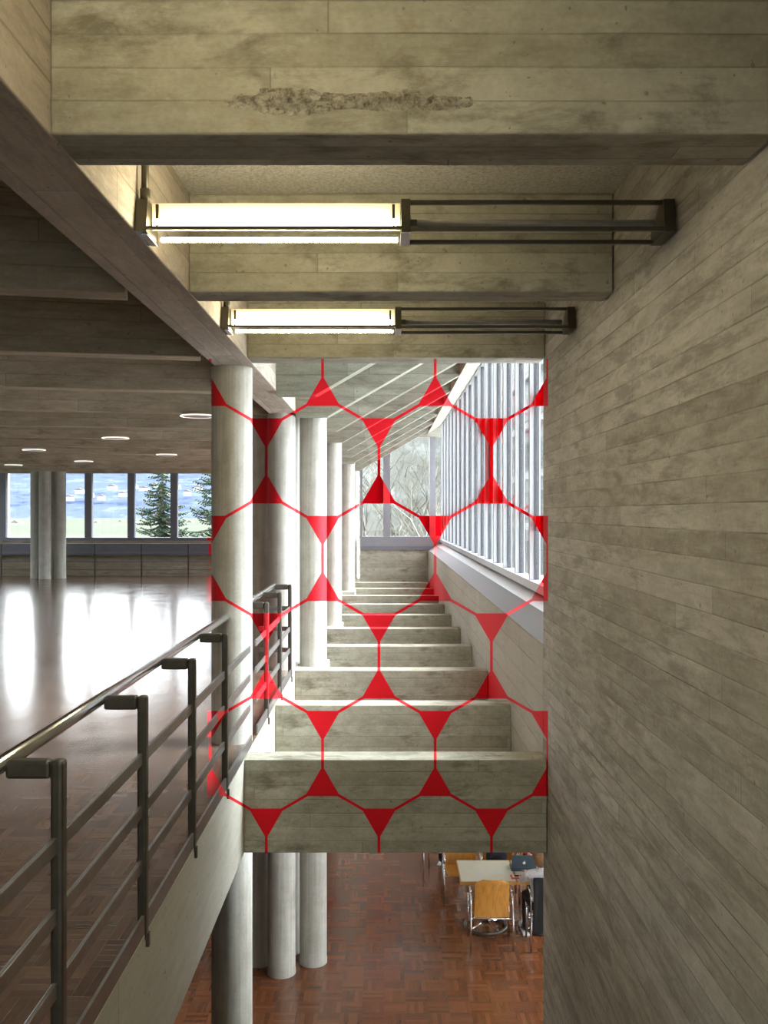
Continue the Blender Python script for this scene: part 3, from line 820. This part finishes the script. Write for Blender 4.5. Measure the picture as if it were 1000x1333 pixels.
# backpack on the far chair
bm = bmesh.new(); bmesh.ops.create_uvsphere(bm, u_segments=24, v_segments=16, radius=1)
for v in bm.verts:
    c = v.co; s = lambda q, e: math.copysign(abs(q)**e, q)
    c.x, c.y, c.z = s(c.x, .65)*.15, s(c.y, .7)*.09, s(c.z, .75)*.20
    c.x *= 1 - .25*max(0, c.z/.2)
    c += Vector((random.uniform(-1, 1), random.uniform(-1, 1), random.uniform(-1, 1)))*.003
t = empty('backpack', (1.60, 13.36, LOW+.44))
finish('bag', bm, M['navy_cloth'], t, (0, 0, .20), smooth=True)
tube('carry_loop', [(-.04, -.02, .38), (-.03, -.02, .42), (.03, -.02, .42), (.04, -.02, .38)], .008, M['black_cloth'], t, 8)
bm = bmesh.new(); bmesh.ops.create_uvsphere(bm, u_segments=16, v_segments=10, radius=1, matrix=Matrix.Translation((0, -.085, .13)) @ Matrix.Diagonal((.10, .03, .09, 1))); finish('front_pocket', bm, M['black_cloth'], t, smooth=True)
tag(t, 'dark navy backpack on the plywood chair across the cream table', 'backpack')
# jacket over the chair back
bm = bmesh.new(); rows = []
NU, NV = 18, 22
for i in range(NV+1):
    v = i/NV; row = []
    for j in range(NU+1):
        u = j/NU*2-1
        if v < .25: yy, zz = -.255+.02, .93-.30*(.25-v)/.25
        elif v < .32: k = (v-.25)/.07; yy, zz = -.235-.085*k, .93+.02*math.sin(PI*k)
        else: k = (v-.32)/.68; yy, zz = -.32-.03*math.sin(2.4*k), .93-.62*k
        wv = .014*math.sin(7*u+2*v)*(.3+v)
        row.append(bm.verts.new((u*(.235+.035*v), yy+wv-.012, zz-.02*abs(u)*(v > .3)-.015*math.sin(5*u)*(i == NV))))
    rows.append(row)
for a, b2 in zip(rows, rows[1:]):
    for j in range(NU): bm.faces.new((a[j], a[j+1], b2[j+1], b2[j]))
o = finish('jacket', bm, M['black_cloth'], None, (2.10, 11.95, LOW), smooth=True)
so = o.modifiers.new('thick', 'SOLIDIFY'); so.thickness = .014; so.offset = 0
tag(o, 'black jacket hung over the back of the chair under the person in pale top', 'jacket')

# ------------------------------------------------------------------ people
def person(label, loc, yaw, mats, hair_mat, lean=0., hair_long=.0, slouch=0., leg_spread=1.):
    """seated figure, facing +y before yaw; origin on the floor under the hips"""
    J = {'pelvis': ((0, 0, .575), .125), 'waist': ((0, .01+lean*.3, .73), .115), 'chest': ((0, .03+lean*.7, .92), .135), 'neckb': ((0, .04+lean, 1.06), .065), 'neck': ((0, .06+lean, 1.13), .05)}
    E = [('pelvis', 'waist', 'top'), ('waist', 'chest', 'top'), ('chest', 'neckb', 'top'), ('neckb', 'neck', 'skin')]
    for s, n in ((-1, 'l'), (1, 'r')):
        J['hip'+n] = ((s*.095, .03, .545), .09); J['knee'+n] = ((s*.12*leg_spread, .44, .53), .062)
        J['calf'+n] = ((s*.12*leg_spread, .44, .36), .055); J['ank'+n] = ((s*.12*leg_spread, .42, .09), .038); J['toe'+n] = ((s*.125*leg_spread, .57, .045), .034); J['heel'+n] = ((s*.12*leg_spread, .38, .045), .036)
        E += [('pelvis', 'hip'+n, 'legs'), ('hip'+n, 'knee'+n, 'legs'), ('knee'+n, 'calf'+n, 'legs'), ('calf'+n, 'ank'+n, 'legs'), ('ank'+n, 'toe'+n, 'shoe'), ('ank'+n, 'heel'+n, 'shoe')]
        J['sho'+n] = ((s*.175, .03+lean*.85, .995), .062)
        J['elb'+n] = ((s*.228, .17+lean*.6, .80), .044)
        J['wri'+n] = ((s*.14, .40+lean*.5, .785), .028); J['palm'+n] = ((s*.128, .46+lean*.5, .785), .026); J['knu'+n] = ((s*.118, .495+lean*.5, .785), .022)
        E += [('chest', 'sho'+n, 'top'), ('sho'+n, 'elb'+n, 'top'), ('elb'+n, 'wri'+n, 'top'), ('wri'+n, 'palm'+n, 'skin'), ('palm'+n, 'knu'+n, 'skin')]
        for f, (off, ln) in enumerate(((-.030, .070), (-.010, .080), (.010, .075), (.029, .058))):
            bx = s*.118 + off; by = .495+lean*.5
            a, c = f'f{n}{f}a', f'f{n}{f}b'
            J[a] = ((bx, by+ln*.5, .79), .0095); J[c] = ((bx*.98, by+ln, .772), .0085)
            E += [('knu'+n, a, 'skin'), (a, c, 'skin')]
        th, th2 = 'th'+n, 'tp'+n
        J[th] = ((s*.083, .475+lean*.5, .780), .011); J[th2] = ((s*.070, .51+lean*.5, .776), .0095)
        E += [('palm'+n, th, 'skin'), (th, th2, 'skin')]
    for kk, (pt, rad) in list(J.items()):
        if kk[:3] in ('wai', 'che', 'nec', 'sho'): J[kk] = ((pt[0], pt[1], pt[2]-slouch*min(1, (pt[2]-.6)/.5)), rad)
    keys = list(J); idx = {k: i for i, k in enumerate(keys)}
    me = bpy.data.meshes.new('body_cage'); me.from_pydata([J[k][0] for k in keys], [(idx[a], idx[b2]) for a, b2, _ in E], [])
    o = bpy.data.objects.new('body_cage', me); COL.objects.link(o)
    sk = o.modifiers.new('skin', 'SKIN'); sk.use_smooth_shade = True
    for k in keys:
        v = me.skin_vertices[0].data[idx[k]]; v.radius = (J[k][1], J[k][1]*(.85 if k in ('waist', 'chest', 'pelvis') else 1)); v.use_root = (k == 'pelvis')
    ss = o.modifiers.new('sub', 'SUBSURF'); ss.levels = 1; ss.render_levels = 1
    dg = bpy.context.evaluated_depsgraph_get(); me2 = bpy.data.meshes.new_from_object(o.evaluated_get(dg))
    bpy.data.objects.remove(o)
    bm = bmesh.new(); bm.from_mesh(me2)
    hc = Vector((0, .085+lean, 1.255-slouch))
    r = bmesh.ops.create_uvsphere(bm, u_segments=28, v_segments=20, radius=1)
    for v in r['verts']:
        c = v.co.copy(); x, y2, z = c.x*.076, c.y*.094, c.z*.118
        if z < 0: x *= 1+.25*z/.118; y2 = y2*(1+.12*z/.118) + .008*(-z/.118)
        v.co = hc + Vector((x, y2, z))
    def blob(cn, sx, sy, sz): bmesh.ops.create_uvsphere(bm, u_segments=12, v_segments=8, radius=1, matrix=Matrix.Translation(hc+Vector(cn)) @ Matrix.Diagonal((sx, sy, sz, 1)))
    blob((0, .098, -.018), .014, .020, .024); blob((0, .090, -.062), .024, .011, .007); blob((0, .082, -.052), .024, .011, .006)
    for s in (-1, 1): blob((s*.077, -.005, -.01), .010, .018, .030)
    bm.to_mesh(me2); bm.free()
    o = bpy.data.objects.new('b', me2); COL.objects.link(o)
    rm = o.modifiers.new('r', 'REMESH'); rm.mode = 'VOXEL'; rm.voxel_size = .0065; rm.use_smooth_shade = True
    dg = bpy.context.evaluated_depsgraph_get(); me3 = bpy.data.meshes.new_from_object(o.evaluated_get(dg)); bpy.data.objects.remove(o)
    me3.materials.clear()
    kinds = ['skin', 'top', 'legs', 'shoe']
    for k in kinds: me3.materials.append(mats[k])
    segs = [(Vector(J[a][0]), Vector(J[b2][0]), J[a][1], J[b2][1], kinds.index(q)) for a, b2, q in E]
    for p in me3.polygons:
        c = p.center; best = 9; mi = 0
        for a, b2, ra, rb, q in segs:
            d = b2-a; tt = max(0, min(1, (c-a).dot(d)/d.length_squared)); dist = (c-(a+d*tt)).length - (ra+(rb-ra)*tt)
            if dist < best: best = dist; mi = q
        if (c-hc).length < .135: mi = 0
        p.material_index = mi; p.use_smooth = True
    body = link('person', me3, None, None, loc, yaw)
    # hair
    bm = bmesh.new(); r = bmesh.ops.create_uvsphere(bm, u_segments=36, v_segments=26, radius=1)
    for v in r['verts']:
        c = v.co.copy(); k = 1 + .05*math.sin(c.x*17+c.z*9)*math.cos(c.y*15)
        bulge = 1.10+hair_long*.28
        q = Vector((c.x*.080*bulge*k, c.y*.098*bulge*k-.012-.01*hair_long, c.z*.122*1.06*k+.006))
        if c.y > .30 and c.z < .62: q.y = min(q.y, .052)
        if hair_long and c.z < 0: q.z *= 1+.55*hair_long; q.x *= 1+.08*hair_long; q.y = min(q.y, .03)
        v.co = hc + q
    finish('hair', bm, hair_mat, body, smooth=True)
    for s in (-1, 1):
        bm = bmesh.new(); bmesh.ops.create_uvsphere(bm, u_segments=12, v_segments=8, radius=.011, matrix=Matrix.Translation(hc+Vector((s*.031, .081, .008)))); finish('eye', bm, M['eye'], body, smooth=True)
    for s in (-1, 1):
        bm = bmesh.new(); x = s*.123*leg_spread; add_box(bm, x-.045, x+.045, .335, .615, 0, .022, .008)
        finish('shoe_sole', bm, M['sole'], body)
    return tag(body, label, 'person')
pm = lambda top, legs: {'skin': M['skin'], 'top': M[top], 'legs': M[legs], 'shoe': M['shoe']}
person('person with light brown hair and pale grey top seated at the table, seen from behind', (1.985, 11.86, LOW), .04, pm('white_cloth', 'jeans'), M['hair_brown'], -.05, .8, .075)
person('person in a red top seated across the table behind the laptop', (2.13, 13.38, LOW), PI, pm('red_cloth', 'jeans'), M['hair_dark'], .06, .2)
person('person in black trousers and white-soled shoes seated beyond the tables', (.90, 14.25, LOW), PI-.25+PI, pm('black_cloth', 'black_cloth'), M['hair_dark'], 0., 0.)

# ------------------------------------------------------------------ outdoors
def hill(name, mat, y0, y1, prof, n=60, x0=-3000, x1=3000, label=None):
    bm = bmesh.new(); rows = []
    for j in range(9):
        v = j/8; row = []
        for i in range(n+1):
            x = x0+(x1-x0)*i/n; h = prof(x)
            row.append(bm.verts.new((x, y0+(y1-y0)*v, -6 + (h+6)*(1-(1-v)**1.6) )))
        rows.append(row)
    for a, b2 in zip(rows, rows[1:]):
        for i in range(n): bm.faces.new((a[i], a[i+1], b2[i+1], b2[i]))
    o = finish(name, bm, M[mat], smooth=True)
    return struct(o)
box('ground', -4000, 4000, 30, 4200, -7.0, -6.0, M['ground']); struct(bpy.data.objects['ground'])
box('ground_near', -60, 60, YE+.31, 32, -7.0, LOW-.3, M['ground']); struct(bpy.data.objects['ground_near'])
struct(box('terrace', 1.72, XR+.2, 7.0, YE+.3, -.499, -.3, M['snow']))
struct(box('ground_side', XR+.31, 60, -60, 30, -7, LOW-.3, M['snow']))
struct(box('ground_left', -60, XL-.31, -60, 30, -7, LOW-.3, M['ground']))
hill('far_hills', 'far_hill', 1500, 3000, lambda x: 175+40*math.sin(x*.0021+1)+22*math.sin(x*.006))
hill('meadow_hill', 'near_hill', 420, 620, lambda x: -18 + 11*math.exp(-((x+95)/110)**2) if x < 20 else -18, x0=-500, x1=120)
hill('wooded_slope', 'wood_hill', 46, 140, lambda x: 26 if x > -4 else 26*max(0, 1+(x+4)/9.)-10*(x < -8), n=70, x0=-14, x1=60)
# houses on the far slope and in the valley
def house(x, y, z, wd, ht, mat, label):
    t = empty('house', (x, y, z))
    bm = bmesh.new(); add_box(bm, -wd/2, wd/2, -4, 4, 0, ht); finish('walls', bm, M[mat], t)
    bm = bmesh.new(); add_prism(bm, [(-wd/2-.6, ht), (0, ht+3.), (wd/2+.6, ht)], 'y', -4.6, 4.6); finish('roof', bm, M['roof'], t)
    tag(t, label, 'house', 'far valley houses')
hp = [(8, 700, 24), (22, 760, 19), (37, 690, 27), (48, 820, 22), (118, 700, 27), (127, 780, 21), (134, 660, 31), (142, 850, 23), (150, 720, 26), (158, 900, 19), (166, 760, 30), (176, 690, 22), (196, 820, 28), (226, 740, 24), (238, 680, 29), (248, 800, 20), (258, 720, 27), (266, 860, 23)]
for px, D, dy in hp:
    house((px-500)*D/F, D, EYE-D*dy/F, random.uniform(7, 12), random.uniform(3, 4.6), 'render_wall', 'small white house far away in the valley outside the far hall windows')
for k in range(15):
    px = 62 + 14*k; D = 1640
    house((px-500)*D/F, D, EYE+D*random.uniform(16, 36)/F, random.uniform(10, 17), random.uniform(5, 8), 'render_wall', 'tiny white house on the far hillside outside the far hall windows')
# neighbouring buildings
t = empty('building', (-19.5, 44, -6))
bm = bmesh.new(); add_box(bm, -5, 1.8, -2, .5, 0, 22); finish('walls', bm, M['render_wall'], t)
for k in range(7):
    bm = bmesh.new(); add_box(bm, -5.02, 1.82, -2.03, .52, 2.2+2.6*k, 2.28+2.6*k); finish('floor_band', bm, M['grey_facade'], t)
tag(t, 'pale building edge outside the far hall windows beside the far column cluster', 'building')
t = empty('building', (13.5, 58, -6))
bm = bmesh.new(); add_box(bm, -5, 14, -12, 20, 0, 30); finish('walls', bm, M['grey_facade'], t)
for k in range(9):
    z = 4+2.9*k
    bm = bmesh.new(); add_box(bm, -5.3, -5.0, -12.3, 20.3, z, z+.35); add_box(bm, -5.3, 14, -12.3, -12., z, z+.35); finish('floor_band', bm, M['render_wall'], t)
    bm = bmesh.new(); add_box(bm, -5.05, -4.9, -11.5, 19.5, z+.6, z+2.2); add_box(bm, -4.5, 13.5, -12.05, -11.9, z+.6, z+2.2); finish('window_band', bm, M['dark_glazing'], t)
tag(t, 'grey building with window bands outside the tall window wall', 'building')

def spruce(x, y, z0, H, R0, label, seed):
    rnd = random.Random(seed); t = empty('spruce_tree', (x, y, z0))
    bm = bmesh.new(); add_tube(bm, [(0, 0, 0), (0, 0, H*.5), (0, 0, H)], [.22, .13, .015], 8); finish('trunk', bm, M['bark'], t, smooth=True)
    bm = bmesh.new(); cn = bmesh.new()
    z = H*.30; 
    while z < H*.985:
        rad = R0*(1-z/H)**.8*rnd.uniform(.75, 1.1)+.12
        nb = 7 if z < H*.9 else 5
        for k in range(nb):
            a = rnd.uniform(0, 2*PI); L = rad*rnd.uniform(.7, 1.15); n = max(5, int(L/.09))
            d = Vector((math.cos(a), math.sin(a), 0)); s = Vector((-d.y, d.x, 0))
            for i in range(n):
                q = (i+.5)/n
                p = d*L*q + Vector((0, 0, z - .42*L*q + .34*L*q*q*q))
                hw = (.10+.30*L*.22)*(1.1-q*.75)*rnd.uniform(.7, 1.3)
                for sg in (-1, 1):
                    tip = p + s*sg*hw + d*hw*.7 - Vector((0, 0, hw*rnd.uniform(.25, .9)))
                    w2 = .035+.02*rnd.random()
                    v0 = bm.verts.new(p-d*w2); v1 = bm.verts.new(p+d*w2); v2 = bm.verts.new(tip); v3 = bm.verts.new(p+(tip-p)*.5+Vector((0, 0, -.05)))
                    bm.faces.new((v0, v1, v2)); bm.faces.new((v0, v2, v3)); bm.faces.new((v1, v3, v2))
                if rnd.random() < .05 and z > H*.55:
                    bmesh.ops.create_icosphere(cn, subdivisions=1, radius=1, matrix=Matrix.Translation(p-Vector((0, 0, .1))) @ Matrix.Diagonal((.028, .028, .085, 1)))
        z += rnd.uniform(.09, .16)
    finish('foliage', bm, M['needles'], t, fix=False); finish('cones', cn, M['cone'], t)['kind'] = 'stuff'
    tag(t, label, 'tree')
spruce(-8.95, 38, -6, 10.3, 3.2, 'green spruce with brown cones outside the far hall window, bare trunk tip in view', 3)
spruce(-6.1, 36.5, -6, 12.4, 3.3, 'taller spruce beyond the far hall window beside the big front column', 9)

def bare_tree(x, y, z0, H, label, seed, mat='bare_twigs', group='bare trees outside the end window'):
    rnd = random.Random(seed); bm = bmesh.new(); tr = bmesh.new()
    def grow(bmx, p, d, L, r, depth):
        pts = [p]; rs = [r]; q = p.copy(); dd = d.copy(); n = 4
        for i in range(n):
            dd = (dd + Vector((rnd.gauss(0, .12), rnd.gauss(0, .12), rnd.gauss(.05, .06)))).normalized()
            q = q + dd*L/n; pts.append(q.copy()); rs.append(r*(1-.55*(i+1)/n))
        add_tube(bmx, pts, rs, 5 if depth else 8)
        if depth >= 4: return
        for i in range(rnd.randint(3, 5) if depth else 9):
            k = rnd.uniform(.3, 1); j = min(n-1, int(k*n)); bp = pts[j].lerp(pts[j+1], k*n-j if k < 1 else 1)
            a = rnd.uniform(0, 2*PI); sp = rnd.uniform(.45, .95)
            nd = (dd*.9 + Vector((math.cos(a)*sp, math.sin(a)*sp, rnd.uniform(-.1, .35)))).normalized()
            grow(bm, bp, nd, L*rnd.uniform(.38, .6), max(.006, r*.42), depth+1)
    t = empty('bare_tree', (x, y, z0))
    grow(tr, Vector((0, 0, 0)), Vector((rnd.gauss(0, .06), 0, 1)), H*.62, H*.013, 0)
    finish('trunk', tr, M['bark'], t, smooth=True); finish('branches', bm, M[mat], t, smooth=True)
    tag(t, label, 'tree', group)
for i, (x, y, h) in enumerate(((-.15, 37, 11.5), (.7, 49, 13), (2.6, 42, 12), (-2.2, 45, 13), (4.2, 53, 14), (1.6, 35, 9), (.2, 58, 14))):
    bare_tree(x, y, -6, h, ('dark bare tree close outside the end window, branches from low down' if i == 0 else 'bare winter tree on the slope outside the end window'), 20+i, 'bark' if i in (0, 3) else 'bare_twigs')

# ------------------------------------------------------------------ sky and light
wd = bpy.data.worlds.new('overcast_sky'); sc.world = wd; wd.use_nodes = True
t = NT(wd.node_tree); bg = wd.node_tree.nodes['Background']
gx = t.sep(t.new('ShaderNodeTexCoord').outputs['Generated'])
cl = t.noise(t.new('ShaderNodeTexCoord').outputs['Generated'], 3., 5, .6)
el = t.m('MAXIMUM', gx[2], 0.)
nd = t.new('ShaderNodeVectorMath', operation='NORMALIZE'); t.l.new(t.new('ShaderNodeTexCoord').outputs['Generated'], nd.inputs[0])
def lobe(d, width, power):
    dv = Vector(d).normalized(); dp = t.new('ShaderNodeVectorMath', operation='DOT_PRODUCT')
    t.l.new(nd.outputs[0], dp.inputs[0]); dp.inputs[1].default_value = dv
    return t.m('MULTIPLY', t.m('POWER', t.m('MAXIMUM', dp.outputs['Value'], 0.), width), power)
st = t.m('ADD', .58, t.m('MULTIPLY', t.m('POWER', el, 1.4), 5.))
st = t.m('ADD', st, lobe((.85, -.30, .50), 5., 3.5))      # veiled sun behind thin cloud, over the right-hand side
st = t.m('ADD', st, lobe((.80, .10, .75), 12., 68.))
st = t.m('ADD', st, lobe((-.50, .85, .17), 22., 20.))      # bright cloud bank over the valley
st = t.m('ADD', st, lobe((.0, -.85, .55), 4., 6.))        # brighter sky behind the viewer
st = t.m('MULTIPLY', st, t.rng(cl, .3, .7, .85, 1.15))
colr = t.mixc(t.rng(cl, .4, .65), (.82, .90, 1.0), (.97, .985, 1.0))
t.l.new(colr, bg.inputs[0]); t.l.new(st, bg.inputs[1])

sc.view_settings.view_transform = 'Standard'; sc.view_settings.look = 'None'
sc.view_settings.gamma = 1; sc.view_settings.use_curve_mapping = False
sc.view_settings.exposure = 0.5
sc.cycles.max_bounces = 14; sc.cycles.diffuse_bounces = 8; sc.cycles.glossy_bounces = 5
sc.cycles.transparent_max_bounces = 24; sc.cycles.caustics_reflective = True
sc.cycles.sample_clamp_indirect = 6
sc.cycles.use_denoising = True
